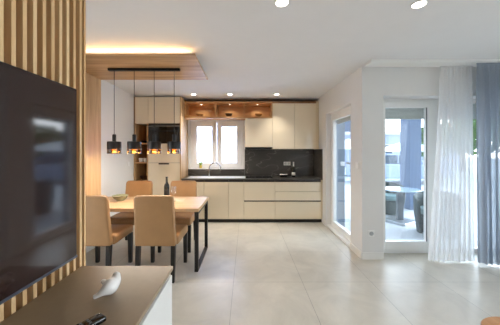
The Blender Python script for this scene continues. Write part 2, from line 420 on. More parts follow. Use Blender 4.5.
obj('pane_seal', B(xb-.112, xb-.098, Y1-.022, Y1-.018, za+.12, zb-.085), 'stone_grey', leaf)
bm = bmesh.new(); z = OZ-.275
while z < OZ-.03: box(bm, OX0+.02, 2.67, Y2+.02, Y2+.035, z, z+.037, .004, 1); z += .038
obj('roller_shutter', bm, 'shutter', d2)
bm = bmesh.new()
for x in (2.69, 3.36, 4.04): box(bm, x, x+.06, Y1, Y2, .06, OZ-.06)
box(bm, 2.69, OX1, Y1, Y2, OZ-.06, OZ); box(bm, 2.69, OX1, Y1, Y2, 0, .06)
w2 = struct('window_2', bm, 'frame', label='fixed white framed glazing seen through the curtains', cat='window')
bm = bmesh.new(); box(bm, 2.75, 3.36, Y1+.03, Y1+.038, .06, OZ-.06); box(bm, 3.42, 4.04, Y1+.03, Y1+.038, .06, OZ-.06)
obj('pane', bm, 'glass', w2)
bm = bmesh.new(); z = OZ-.275
while z < OZ-.03: box(bm, 2.70, OX1, Y2+.02, Y2+.035, z, z+.037, .004, 1); z += .038
obj('roller_shutter', bm, 'shutter', w2)
# unseen living room side window, right of the camera, added to brighten the room
bm = bmesh.new()
for y in (EY0, .37, EY1-.06): box(bm, XE+.07, XE+.14, y, y+.06, RZ0+.06, RZ1-.06)
box(bm, XE+.07, XE+.14, EY0, EY1, RZ0, RZ0+.06); box(bm, XE+.07, XE+.14, EY0, EY1, RZ1-.06, RZ1)
w4 = struct('added_side_window', bm, 'frame')
obj('pane', B(XE+.10, XE+.108, EY0+.05, EY1-.05, RZ0+.05, RZ1-.05), 'glass', w4)

bm = bmesh.new()
for y in (LY0, LY1-.06): box(bm, XL-.14, XL-.07, y, y+.06, LZ0+.06, LZ1-.06)
box(bm, XL-.14, XL-.07, LY0, LY1, LZ0, LZ0+.06); box(bm, XL-.14, XL-.07, LY0, LY1, LZ1-.06, LZ1)
w5 = struct('added_dining_window', bm, 'frame')  # hidden dining corner window, added to let more light in
obj('pane', B(XL-.11, XL-.102, LY0+.05, LY1-.05, LZ0+.05, LZ1-.05), 'glass', w5)

# ------------------------------------------------------------------ kitchen: base cabinets
YF = 5.05
def base_cab(x0, x1, fronts, label):
    t = thing('base_cabinet', label, 'cabinet', ((x0+x1)/2, YF, 0.07), group='base cabinets under the worktop')
    obj('body', B(x0, x1, YF+.022, YB-.002, .07, .868), 'carcass', t, absolute=True)
    obj('grip_channel', B(x0, x1, YF+.012, YF+.0215, .824, .867), 'dark_gap', t, absolute=True)
    for kind, z0, z1 in fronts:
        obj(kind, B(x0+.0025, x1-.0025, YF, YF+.02, z0, z1, .0015, 1), 'cream', t, absolute=True)
    if len(fronts) > 1:
        zs = sorted(fronts, key=lambda f: f[1])
        obj('grip_channel', B(x0, x1, YF+.012, YF+.0215, zs[0][2]+.003, zs[1][1]-.003), 'dark_gap', t, absolute=True)
base_cab(-1.305, -.850, [('door', .074, .822)], 'cream base cabinet with one door, against the oak side panel left of the faucet')
base_cab(-.848, -.354, [('door', .074, .822)], 'wide single-door cream base cabinet right under the sink faucet')
base_cab(-.352, -.042, [('door', .074, .822)], 'narrow single-door cream base cabinet between the sink and hob cabinets')
base_cab(-.040, .585, [('drawer', .074, .425), ('drawer', .450, .822)], 'cream two-drawer base cabinet below the hob')
base_cab(.587, 1.515, [('drawer', .074, .425), ('drawer', .450, .633), ('drawer', .637, .822)], 'widest cream base cabinet with three drawers at the right end')
tag(obj('plinth', B(-1.305, XR-.004, YF+.05, YF+.066, 0, .069), 'black'), 'black recessed plinth running under the base cabinets', 'plinth')
tag(obj('filler_panel', B(1.517, XR-.002, YF+.002, YF+.02, .07, .868), 'carcass'), 'thin cream filler strip between the widest drawers and the door wall', 'panel')
bm = B(-1.308, XR-.001, YF-.02, YB-.014, .870, .890, .003)
tag(obj('worktop', bm, 'marble'), 'dark stone kitchen worktop over the cream cabinets', 'worktop')
t = thing('splashback', 'dark veined stone splashback behind the hob and sink', 'splashback', (0, YB, .89))
obj('rear_panel', B(-.03, XR-.014, YB-.013, YB-.001, .8915, 1.493), 'marble', t, absolute=True)
obj('upstand', B(-1.306, -.032, YB-.013, YB-.001, .8915, 1.044), 'marble', t, absolute=True)
obj('return_panel', B(XR-.013, XR-.001, YF+.0, YB-.001, .8915, 1.49), 'marble', t, absolute=True)

# sink and faucet
t = thing('kitchen_sink', 'steel inset sink with drainer in the worktop under the window', 'sink', (-.62, 5.36, .89))
bm = bmesh.new()
for q in ((-1.22, -.80, 5.16, 5.47), (-.41, -.01, 5.16, 5.47)): box(bm, q[0], q[1], q[2], q[3], .8905, .897, .002)
box(bm, -1.22, -.01, 5.14, 5.16, .8905, .898, .002); box(bm, -1.22, -.01, 5.47, 5.52, .8905, .898, .002)
obj('rim', bm, 'sink_steel', t, absolute=True)
bm = bmesh.new(); x0, x1, y0, y1 = -.798, -.412, 5.162, 5.468
box(bm, x0, x1, y0, y1, .8902, .8915)
obj('bowl', bm, 'sink_steel', t, absolute=True)
bm = bmesh.new()
for i in range(7): box(bm, -1.18+i*.05, -1.165+i*.05, 5.19, 5.44, .897, .900, .001)
obj('drainer_ribs', bm, 'sink_steel', t, absolute=True)
t = thing('faucet', 'tall chrome swan-neck faucet at the kitchen sink', 'faucet', (-.81, 5.495, .898))
lp = bmesh.new(); lathe(lp, [(0, 0), (.026, 0), (.026, .006), (.017, .012), (.017, .05), (0, .05)], 20); obj('faucet_base', lp, 'chrome', t, True)
pts = [(0, 0, .03), (0, 0, .10), (0, 0, .16)]+[(.126-.126*math.cos(a), 0, .165+.126*math.sin(a)) for a in [PI*i/16 for i in range(0, 17)]]+[(.252, 0, .12)]
lp = bmesh.new(); tube(lp, pts, .0105, 12); obj('spout', lp, 'chrome', t, True)
lp = bmesh.new(); tube(lp, [(0, -.015, .035), (.0, -.06, .06)], [.007, .005], 10); obj('lever', lp, 'chrome', t, True)

t = thing('hob', 'flat black glass hob set in the worktop', 'hob', (.27, 5.32, .89))
obj('glass_top', B(-.01, .56, 5.10, 5.55, .8905, .896, .002), 'black_gloss', t, absolute=True)
for x, y, r in ((.13, 5.21, .075), (.42, 5.21, .09), (.13, 5.43, .09), (.42, 5.43, .075)):
    lp = bmesh.new(); lathe(lp, [(r-.004, .8962), (r, .8965), (r, .8962)], 32, (x, y, 0)); obj('cooking_ring', lp, 'stone_grey', t, absolute=True)

# wall cabinets
YW = 5.297
def wall_cab(x0, x1, z0, z1, label, cap):
    t = thing('wall_cabinet', label, 'cabinet', ((x0+x1)/2, YW, z0), group='wall cabinets above the worktop')
    obj('body', B(x0, x1, YW+.022, YB-.002, z0, z1), 'carcass', t, absolute=True)
    obj('door', B(x0+.002, x1-.002, YW, YW+.02, z0+.002, z1-.002, .0015, 1), 'cream', t, absolute=True)
    if cap: obj('top_profile', B(x0, x1, YW+.01, YB-.002, z1, 2.504), 'slat_back', t, absolute=True)
wall_cab(-.02, .56, 1.532, 2.146, 'shorter cream wall cabinet over the hob, under an open niche', False)
wall_cab(.562, 1.030, 1.494, 2.464, 'full-height cream wall cabinet next to the open niches', True)
wall_cab(1.032, 1.487, 1.494, 2.464, 'full-height cream wall cabinet nearest the door wall', True)
tag(obj('wall_cabinet_filler', B(1.489, XR-.002, YW+.01, YW+.03, 1.494, 2.504), 'carcass'), 'narrow cream filler strip right of the last wall cabinet', 'panel')
t = thing('extractor_hood', 'slim black extractor hood under the shorter wall cabinet', 'hood', (.27, YW, 1.494))
obj('hood_body', B(-.02, .56, YW-.012, YB-.015, 1.497, 1.531, .003), 'black', t, absolute=True)
obj('front_strip', B(0, .54, YW-.018, YW-.0125, 1.503, 1.525, .002), 'black_gloss', t, absolute=True)

# oak open niches over the window
t = thing('open_shelf_unit', 'oak open shelf unit with three lit niches over the window', 'shelf', (-.38, YW, 2.148))
bm = bmesh.new(); box(bm, -1.306, .560, YW, YB-.002, 2.149, 2.186); box(bm, -1.306, .560, YW, YB-.002, 2.466, 2.504)
box(bm, -1.306, -1.28, YW, YB-.002, 2.186, 2.466); box(bm, .535, .560, YW, YB-.002, 2.186, 2.466)
obj('carcass', bm, 'oak_niche', t, absolute=True)
obj('back_panel', B(-1.28, .535, YB-.02, YB-.003, 2.186, 2.466), 'oak_niche', t, absolute=True)
for x in (-.652, -.045): obj('divider', B(x-.018, x+.018, YW, YB-.02, 2.186, 2.466), 'oak_niche', t, absolute=True)
def niche_spot(x, label):
    t = thing('niche_spotlight', label, 'spotlight', (x, 5.45, 2.466), group='small lights in the oak niches')
    b = bmesh.new(); lathe(b, [(.018, 0), (.028, 0), (.028, -.005), (.018, -.005), (.018, 0)], 20); obj('trim_ring', b, 'steel', t, True)
    b = bmesh.new(); lathe(b, [(0, -.002), (.0175, -.002), (.0175, -.001), (0, -.001)], 20); obj('lens', b, 'lens', t, True)
    d = bpy.data.lights.new('niche_glow', 'SPOT'); d.energy = 2.6; d.color = (1, .86, .66); d.spot_size = 2.4; d.spot_blend = .6; d.shadow_soft_size = .015
    o = bpy.data.objects.new('niche_glow', d); COL.objects.link(o); o.parent = t; o.location = (0, 0, -.012)
niche_spot(-.97, 'small round light in the niche roof above the light bowl by the oak side panel')
niche_spot(-.35, 'small round light in the niche roof above the dark bowl')
niche_spot(.25, 'small round light in the niche roof over the shorter wall cabinet')
def bowl(name, mname, label, cat, loc, r, h, foot=.4, group=None):
    t = tag(obj(name, lathe(bmesh.new(), [(0, 0), (r*foot, 0), (r*foot, h*.1), (r*.72, h*.42), (r, h), (r*.95, h), (r*.66, h*.5), (r*.3, h*.22), (0, h*.2)], 36), mname, None, True), label, cat, group)
    t.location = loc; return t
bowl('decorative_bowl', 'bowl_oak', 'light wooden bowl in the niche nearest the oak side panel', 'bowl', (-1.009, 5.43, 2.1865), .085, .065, .4, 'bowls in the oak niches')
bowl('decorative_bowl', 'bowl_dark', 'dark brown bowl in the middle niche over the window', 'bowl', (-.374, 5.43, 2.1865), .082, .075, .45, 'bowls in the oak niches')
bowl('decorative_bowl', 'bowl_oak', 'light wooden footed bowl in the niche over the shorter wall cabinet', 'bowl', (.272, 5.43, 2.1865), .082, .07, .3, 'bowls in the oak niches')

# tall cabinets
t = thing('tall_shelf_cabinet', 'narrow tall cabinet with oak open shelves beside the oven', 'cabinet', (-2.11, YF, 0))
obj('side_panel', B(-2.266, -2.240, YF-.005, YB-.002, 0, 2.545), 'oak', t, absolute=True)
bm = bmesh.new(); x0, x1 = -2.240, -1.980
box(bm, x1-.02, x1, YF+.002, YB-.002, .845, 2.005); box(bm, x0, x1-.02, YB-.02, YB-.002, .845, 2.005); box(bm, x0, x1-.02, YF+.002, YB-.02, .830, .852)
obj('shelf_lining', bm, 'oak_niche', t, absolute=True)
for z in (1.61, 1.22): obj('shelf', B(x0, x1-.02, YF+.004, YB-.02, z-.02, z), 'oak_niche', t, absolute=True)
obj('body', B(x0, x1, YF+.022, YB-.002, .07, .829), 'carcass', t, absolute=True)
obj('upper_body', B(x0, x1, YF+.022, YB-.002, 2.006, 2.543), 'carcass', t, absolute=True)
obj('door', B(x0+.002, x1-.002, YF, YF+.02, .074, .828, .0015, 1), 'cream', t, absolute=True)
obj('door', B(x0+.002, x1-.002, YF, YF+.02, 2.010, 2.543, .0015, 1), 'cream', t, absolute=True)
obj('plinth', B(x0, x1, YF+.05, YF+.066, 0, .07), 'black', t, absolute=True)
t = thing('tall_oven_cabinet', 'tall cream cabinet housing the black oven', 'cabinet', (-1.655, YF, 0))
x0, x1 = -1.978, -1.334
bm = bmesh.new(); box(bm, x0, x1, YF+.022, YB-.002, .07, 1.595); box(bm, x0, x1, YF+.022, YB-.002, 1.975, 2.543); box(bm, x0, x0+.018, YF+.022, YB-.002, 1.595, 1.975); box(bm, x1-.018, x1, YF+.022, YB-.002, 1.595, 1.975)
obj('body', bm, 'dark_gap', t, absolute=True)
for z0, z1 in ((.074, 1.208), (1.213, 1.600), (2.010, 2.543)): obj('door', B(x0+.002, x1-.002, YF, YF+.02, z0, z1, .0015, 1), 'cream', t, absolute=True)
obj('side_panel', B(-1.332, -1.309, YF-.01, YB-.002, 0, 2.545), 'oak', t, absolute=True)
d = kids(t)[1]
obj('door_handle', B(-1.762, -1.552, YF-.012, YF-.0005, 1.178, 1.206, .003), 'dark_gap', d, absolute=True)
obj('plinth', B(x0, x1, YF+.05, YF+.066, 0, .07), 'black', t, absolute=True)
t = thing('oven', 'built-in black glass oven with a steel top strip', 'oven', (-1.655, YF, 1.6))
obj('body', B(-1.955, -1.357, YF+.03, YB-.05, 1.6, 1.965), 'black', t, absolute=True)
obj('door_glass', B(-1.972, -1.340, YF+.004, YF+.028, 1.603, 1.872, .002), 'black_gloss', t, absolute=True)
obj('control_panel', B(-1.972, -1.340, YF+.004, YF+.028, 1.876, 1.942, .002), 'black_gloss', t, absolute=True)
obj('top_strip', B(-1.972, -1.340, YF+.002, YF+.028, 1.950, 1.962, .002), 'steel', t, absolute=True)
bm = bmesh.new(); box(bm, -1.90, -1.41, YF-.035, YF-.02, 1.845, 1.86, .004); box(bm, -1.88, -1.865, YF-.025, YF+.006, 1.846, 1.859); box(bm, -1.445, -1.43, YF-.025, YF+.006, 1.846, 1.859)
obj('oven_handle', bm, 'black', t, absolute=True)

# small things on the open shelves
def cup(loc, label):
    t = thing('cup', label, 'cup', loc, group='white cups on the open shelf')
    obj('cup_body', lathe(bmesh.new(), [(0, 0), (.024, 0), (.034, .03), (.037, .085), (.034, .085), (.03, .03), (0, .008)], 24), 'ceramic', t, True)
    obj('handle', tube(bmesh.new(), [(.035+.022*math.sin(a), 0, .045+.026*math.cos(a)) for a in [PI*i/8 for i in range(9)]], .005, 8), 'ceramic', t, True)
cup((-2.178, 5.17, 1.2205), 'white cup nearest the white wall on the oak shelf')
cup((-2.082, 5.17, 1.2205), 'white cup nearer the oven cabinet on the oak shelf')
bowl('serving_bowl', 'bowl_dark', 'dark bowl on the lowest oak shelf behind the dining chair', 'bowl', (-2.11, 5.2, .8525), .095, .08, .5)
bowl('shallow_dish', 'black', 'black dish on the top oak shelf beside the oven', 'bowl', (-2.11, 5.2, 1.6105), .09, .05, .5)

# on the worktop
t = thing('fruit_dish', 'black oval dish of white pieces on the worktop by the socket', 'dish', (.81, 5.42, .8905))
b = lathe(bmesh.new(), [(0, 0), (.07, 0), (.075, .008), (.125, .045), (.132, .05), (.122, .05), (.07, .018), (0, .014)], 36); bmesh.ops.scale(b, vec=(1, .7, 1), verts=b.verts)
obj('dish', b, 'black', t, True)
b = bmesh.new()
for x, y, r in ((-.06, 0, .026), (-.015, .02, .028), (.035, 0, .027), (.075, .01, .022), (0, -.03, .025)): lathe(b, [(0, -r*.75), (r*.7, -r*.5), (r, 0), (r*.7, r*.5), (0, r*.75)], 16, (x, y, .045))
obj('white_pieces', b, 'ceramic', t, True)['kind'] = 'stuff'
t = thing('bottle', 'black bottle with white neck and label on the worktop', 'bottle', (1.033, 5.43, .8905))
obj('bottle_body', lathe(bmesh.new(), [(0, 0), (.037, 0), (.039, .006), (.039, .16), (.034, .19), (.016, .225), (.014, .245), (0, .245)], 28), 'bottle', t, True)
obj('label_band', lathe(bmesh.new(), [(.0393, .035), (.0400, .036), (.0400, .10), (.0393, .101), (.0393, .035)], 28), 'label_paper', t, True)
obj('neck_foil', lathe(bmesh.new(), [(.0165, .226), (.0155, .245), (.0145, .30), (.0165, .302), (.0165, .325), (0, .327)], 28), 'label_paper', t, True)
t = thing('wall_socket', 'double white socket on the dark splashback', 'socket', (.925, YB-.0135, 1.17))
obj('plate', B(-.078, .078, -.008, 0, -.042, .042, .004), 'white', t)
for x in (-.037, .037):
    s = obj('socket_insert', lathe(bmesh.new(), [(0, .001), (.022, .001), (.024, .004), (.027, .004), (.027, 0)], 24, mtx=Matrix.Translation((x, -.008, 0)) @ Matrix.Rotation(PI/2, 4, 'X')), 'shutter', t, True)
t = thing('potted_plant', 'tiny green plant in a yellow pot on the kitchen window sill', 'plant', (-1.02, YB-.03, 1.0665))
obj('pot', lathe(bmesh.new(), [(r*1.15, z*1.15) for r, z in [(0, 0), (.022, 0), (.032, .055), (.034, .06), (.029, .06), (.027, .05), (0, .05)]], 24), 'yellow_pot', t, True)
b = bmesh.new(); rnd = random.Random(3)
for i in range(26):
    a = rnd.uniform(0, 2*PI); l = rnd.uniform(.06, .11); s = rnd.uniform(.1, .65)
    d = Vector((math.cos(a)*s, math.sin(a)*s, 1)).normalized()
    p0 = Vector((math.cos(a)*.008, math.sin(a)*.008, .058)); tube(b, [p0, p0+d*l*.5, p0+d*l+Vector((math.cos(a), math.sin(a), -.2))*.012], [.003, .007, .001], 6, [.4, .3, .4])
obj('leaves', b, 'leaf', t, True)

# ------------------------------------------------------------------ oak portal over the dining table
t = thing('oak_portal', 'oak wall panel folding into a backlit oak ceiling panel over the table', 'panel', (-2.14, 3.13, .7))
obj('wall_panel', B(XL+.002, -2.08, 2.671, 3.587, .70, 2.465), 'oak', t, absolute=True)
obj('ceiling_panel', B(XL+.002, -.545, 2.671, 3.587, 2.4655, 2.485, .002, 1), 'oak_flat', t, absolute=True)
obj('mounting_frame', B(XL+.002, -.62, 2.86, 3.53, 2.4855, CZ-.001), 'ceiling', t, absolute=True)
obj('led_strip', B(-2.05, -.63, 2.835, 2.859, 2.497, 2.511), 'led', t, absolute=True)

# pendant light: one bar, four shades
t = thing('pendant_light', 'black bar with four black drum pendant lamps over the dining table', 'pendant lamp', (-1.262, 3.10, 2.465))
obj('ceiling_bar', B(-.443, .443, -.022, .022, -.030, -.0005, .003), 'black', t)
for dx in (-.372, -.124, .124, .372):
    obj('cord', tube(bmesh.new(), [(dx, 0, -.028), (dx, 0, -.82)], .0035, 8), 'black', t, True)
    obj('lamp_holder', lathe(bmesh.new(), [(0, -.905), (.022, -.905), (.0225, -.825), (.018, -.817), (0, -.817)], 20, (dx, 0, 0)), 'black', t, True)
    s = obj('lamp_shade', lathe(bmesh.new(), [(.02, -.902), (.0765, -.906), (.0805, -.912), (.0805, -1.000), (.0775, -1.000), (.0775, -.915), (.02, -.906)], 40, (dx, 0, 0)), 'black', t, True)
    obj('glass_band', lathe(bmesh.new(), [(.0805, -1.0005), (.0805, -1.050), (.0775, -1.050), (.0775, -1.0005), (.0805, -1.0005)], 40, (dx, 0, 0)), 'smoke', s, True)
    obj('inner_lining', lathe(bmesh.new(), [(.03, -.920), (.0762, -.922), (.0762, -.9995), (.0750, -.9995), (.0750, -.928), (.03, -.926), (.03, -.920)], 40, (dx, 0, 0)), 'gold', s, True)
    obj('rim', lathe(bmesh.new(), [(.0815, -1.050), (.0815, -1.055), (.0765, -1.055), (.0765, -1.050), (.0815, -1.050)], 40, (dx, 0, 0)), 'black', s, True)
    obj('bulb', lathe(bmesh.new(), [(0, -1.032), (.018, -1.027), (.028, -1.008), (.024, -.988), (.012, -.966), (.012, -.92), (0, -.92)], 20, (dx, 0, 0)), 'bulb', s, True)
    d = bpy.data.lights.new('pendant_glow', 'POINT'); d.energy = 9; d.color = (1, .86, .70); d.shadow_soft_size = .02
    o = bpy.data.objects.new('pendant_glow', d); COL.objects.link(o); o.parent = t; o.location = (dx, 0, -1.045)

# ------------------------------------------------------------------ dining table and chairs
TX0, TX1, TY0, TY1 = -2.078, -.562, 2.965, 3.755
t = thing('dining_table', 'oak dining table with a black steel loop leg at its open end', 'table', (-1.275, 3.36, 0))
obj('tabletop', B(TX0, TX1, TY0, TY1, .718, .76, .003), 'table_oak', t, absolute=True)
obj('wall_cleat', B(TX0+.001, TX0+.03, 3.0, 3.55, .68, .7175), 'black', t, absolute=True)
for x0 in (TX1-.052,):
    bm = bmesh.new(); x1 = x0+.044
    box(bm, x0, x1, TY0+.01, TY0+.055, 0, .7175, .002, 1); box(bm, x0, x1, TY1-.055, TY1-.01, 0, .7175, .002, 1)
    box(bm, x0, x1, TY0+.055, TY1-.055, 0, .03, .002, 1); box(bm, x0, x1, TY0+.055, TY1-.055, .68, .7175, .002, 1)
    obj('loop_leg', bm, 'black', t, absolute=True)

def make_chair(label):
    t = thing('dining_chair', label, 'chair', (0, 0, 0), group='tan dining chairs around the table')
    # backrest: a padded slab leaning back a little, slightly hollow towards the sitter
    b = bmesh.new(); nx = 12; w = .224
    vs = [0, .1, .2, .3, .4, .5, .6, .7, .8, .88, .915, .94, .96, .975, .987, .995, 1]; nz = len(vs)-1; rv = .085
    def prof(u, v, front):
        z = .395+v*.565
        d = max(0, (v-(1-rv))/rv); x = (u*2-1)*(w-.012*v-.045*(1-math.sqrt(max(0, 1-d*d))))
        y = -.262-.06*v
        thick = .075-.018*v
        hollow = .014*(1-(u*2-1)**2)*math.sin(PI*min(1, v*1.05))
        return Vector((x, y+(thick-hollow if front else -.006*(1-(u*2-1)**2)), z))
    F = [[b.verts.new(prof(i/nx, vs[j], True)) for i in range(nx+1)] for j in range(nz+1)]
    R = [[b.verts.new(prof(i/nx, vs[j], False)) for i in range(nx+1)] for j in range(nz+1)]
    for j in range(nz):
        for i in range(nx):
            b.faces.new((F[j][i+1], F[j][i], F[j+1][i], F[j+1][i+1])); b.faces.new((R[j][i], R[j][i+1], R[j+1][i+1], R[j+1][i]))
        b.faces.new((F[j][0], R[j][0], R[j+1][0], F[j+1][0])); b.faces.new((R[j][nx], F[j][nx], F[j+1][nx], R[j+1][nx]))
    for i in range(nx):
        b.faces.new((F[nz][i+1], F[nz][i], R[nz][i], R[nz][i+1])); b.faces.new((F[0][i], F[0][i+1], R[0][i+1], R[0][i]))
    bmesh.ops.recalc_face_normals(b, faces=b.faces[:])
    b.normal_update()
    sharp = [e for e in b.edges if len(e.link_faces) == 2 and e.calc_face_angle(0) > 1.0]
    top = [e for e in sharp]
    bmesh.ops.bevel(b, geom=top, offset=.018, segments=4, affect='EDGES', profile=.5)
    obj('backrest', b, 'leather', t, True)
    b = bmesh.new(); box(b, -.242, .242, -.190, .275, .385, .490, .028, 4)
    for v in b.verts:                       # crowned cushion
        if v.co.z > .47: v.co.z += .012*(1-(v.co.x/.242)**2)*(1-((v.co.y-.036)/.23)**2)
    obj('seat', b, 'leather', t, True)
    for sx_ in (-1, 1):
        b = bmesh.new(); box(b, -.025, .025, -.025, .025, 0, .386, .002, 1, taper=.8); bmesh.ops.translate(b, verts=b.verts, vec=(sx_*.212, .245, 0)); obj('leg', b, 'leg_black', t)
        b = bmesh.new(); box(b, -.024, .024, -.026, .026, 0, .397, .002, 1, taper=.8)
        for v in b.verts: v.co.y -= .03*(1-v.co.z/.397)
        bmesh.ops.translate(b, verts=b.verts, vec=(sx_*.195, -.228, 0)); obj('leg', b, 'leg_black', t)
    return t
chair = make_chair('tan dining chair on the sideboard side of the table, nearer the open floor')
chair.location = (-.998, 3.0, 0)
dup(chair, (-1.712, 3.0, 0), 0, 'tan dining chair on the sideboard side of the table, next to the slatted wall')
dup(chair, (-1.745, 3.81, 0), PI, 'tan dining chair on the kitchen side of the table, by the white wall')
dup(chair, (-1.02, 3.81, 0), PI, 'tan dining chair on the kitchen side of the table, behind the wine bottle')

# on the dining table
tag(obj('placemat', B(-1.20, -.86, 3.37, 3.60, .7605, .7635, .001, 1), 'placemat'), 'pale woven placemat under the wine bottle and glass', 'placemat')
t = thing('wine_bottle', 'dark wine bottle standing on the dining table', 'bottle', (-1.09, 3.44, .764))
obj('bottle_body', lathe(bmesh.new(), [(0, .004), (.034, 0), (.037, .006), (.037, .19), (.033, .215), (.016, .245), (.014, .26), (0, .26)], 32), 'bottle', t, True)
obj('neck_foil', lathe(bmesh.new(), [(.0160, .248), (.0150, .262), (.0145, .312), (.0165, .314), (.0165, .326), (0, .327)], 24), 'black', t, True)
obj('label_band', lathe(bmesh.new(), [(.0372, .06), (.0378, .061), (.0378, .15), (.0372, .151), (.0372, .06)], 32), 'dark_gap', t, True)
t = thing('wine_glass', 'clear stemmed wine glass beside the wine bottle', 'glass', (-.985, 3.40, .764))
obj('glass_body', lathe(bmesh.new(), [(0, 0), (.034, 0), (.034, .002), (.006, .006), (.0035, .02), (.0035, .085), (.012, .095), (.034, .125), (.038, .15), (.032, .20), (.0305, .20), (.0365, .15), (.0325, .126), (.010, .098), (0, .096)], 32), 'clear', t, True)
bowl('table_bowl', 'green_bowl', 'sage green shallow bowl on the dining table', 'bowl', (-1.735, 3.45, .7605), .108, .072, .45)

# ------------------------------------------------------------------ slatted wall, television, sideboard
t = thing('slat_panel', 'vertical oak slats on the wall behind the television', 'wall panel', (-.9, 0, 0))
obj('backing', B(-.911, -.900, -.6, 1.33, 0, CZ-.002), 'slat_back', t, absolute=True)
bm = bmesh.new(); y = 1.306
while y > -.58: box(bm, -.8995, -.862, y-.0095, y+.0095, 0, CZ-.002, .001, 1); y -= .0472
obj('slats', bm, 'slat', t, absolute=True)
obj('end_trim', B(-.911, -.862, 1.3305, 1.345, 0, CZ-.002), 'slat', t, absolute=True)
t = thing('television', 'large black flat television on the slatted wall', 'television', (-.82, .48, 1.33))
obj('screen', B(-.8135, -.8105, -.235, 1.196, .937, 1.728), 'tv_screen', t, absolute=True)
obj('housing', B(-.846, -.8137, -.240, 1.201, .926, 1.733, .004), 'black', t, absolute=True)
M['bezel'] = mat('grey_blue_bezel', srgb(92, 98, 112), 0.3, metal=0.5, var=0.02)
obj('lower_bezel', B(-.815, -.8085, -.240, 1.201, .9255, .9365, .001, 1), 'bezel', t, absolute=True)
obj('wall_bracket', B(-.8615, -.8462, .3, .7, 1.2, 1.5), 'black', t, absolute=True)
t = thing('sideboard', 'low white sideboard with a bronze-brown top under the television', 'sideboard', (-.62, .4, 0))
obj('top', B(-.8615, -.381, -.62, 1.31, .814, .834, .002, 1), 'brown_top', t, absolute=True)
obj('body', B(-.8612, -.405, -.61, 1.306, .06, .8135), 'side_white', t, absolute=True)
for i in range(4):
    y0 = -.61+i*.479; obj('door', B(-.404, -.385, y0+.002, y0+.476, .064, .790, .002, 1), 'side_white', t, absolute=True)
obj('plinth', B(-.85, -.44, -.58, 1.27, 0, .06), 'black', t, absolute=True)

# white ceramic bird on the sideboard
t = thing('bird_figurine', 'white ceramic bird figurine lying on the brown sideboard top', 'figurine', (-.585, 1.055, .8345))
T0 = Vector((-.585, 1.055, .8345))
P = lambda x, y, z: Vector((x, y, z))-T0
pts = [(-.6175, 1.0085, .843), (-.617, 1.009, .843), (-.604, 1.017, .846), (-.592, 1.022, .853), (-.580, 1.034, .860), (-.573, 1.052, .862), (-.5715, 1.068, .864), (-.570, 1.082, .868), (-.569, 1.094, .875), (-.571, 1.103, .883), (-.5735, 1.108, .890), (-.574, 1.110, .896), (-.574, 1.1105, .899)]
rad = [.004, .0145, .014, .016, .027, .034, .030, .026, .024, .0165, .0155, .0105, .002]
flat = [.5, .5, .6, .8, .95, 1.0, 1.0, 1.0, 1.0, 1.0, 1.0, 1.0, 1.0]
b = bmesh.new(); tube(b, [P(*p) for p in pts], rad, 20, flat)
o = obj('body', b, 'ceramic', t, True)
md = o.modifiers.new('sub', 'SUBSURF'); md.levels = 1; md.render_levels = 2
b = bmesh.new(); tube(b, [P(-.590, 1.060, .866), P(-.602, 1.068, .872), P(-.612, 1.074, .875), P(-.620, 1.076, .874), P(-.623, 1.0765, .873)], [.009, .012, .0125, .009, .003], 14, [.8]*5)
o = obj('wing', b, 'ceramic', t, True); md = o.modifiers.new('sub', 'SUBSURF'); md.levels = 1

# remote control
ang = math.atan2(-.56, .83)
t = thing('remote_control', 'black remote control at the near end of the sideboard top', 'remote', (-.508-.085*.56, .892-.085*.83, .8345), -math.atan2(.56, .83))
obj('case', B(-.0225, .0225, -.085, .085, 0, .018, .005, 3), 'black_gloss', t, True)
b = bmesh.new()
for i in range(5):
    for j in (-1, 0, 1): box(b, j*.012-.004, j*.012+.004, -.055+i*.022, -.047+i*.022, .0178, .0195, .001, 1)
obj('buttons', b, 'stone_grey', t)
obj('end_cap', B(-.016, .016, .0848, .0858, .004, .014), 'bezel', t)

# round wooden stool, right foreground
t = thing('side_table', 'small round wooden side table at the near right corner', 'table', (1.484, 1.305, 0))
obj('tabletop', lathe(bmesh.new(), [(0, .42), (.18, .42), (.19, .428), (.19, .444), (.184, .45), (0, .45)], 48), 'stool_oak', t, True)
for k in range(3):
    a = 2*PI*k/3+.5; obj('leg', tube(bmesh.new(), [(.15*math.cos(a), .15*math.sin(a), 0.0), (.10*math.cos(a), .10*math.sin(a), .421)], [.012, .018], 12), 'stool_oak', t, True)

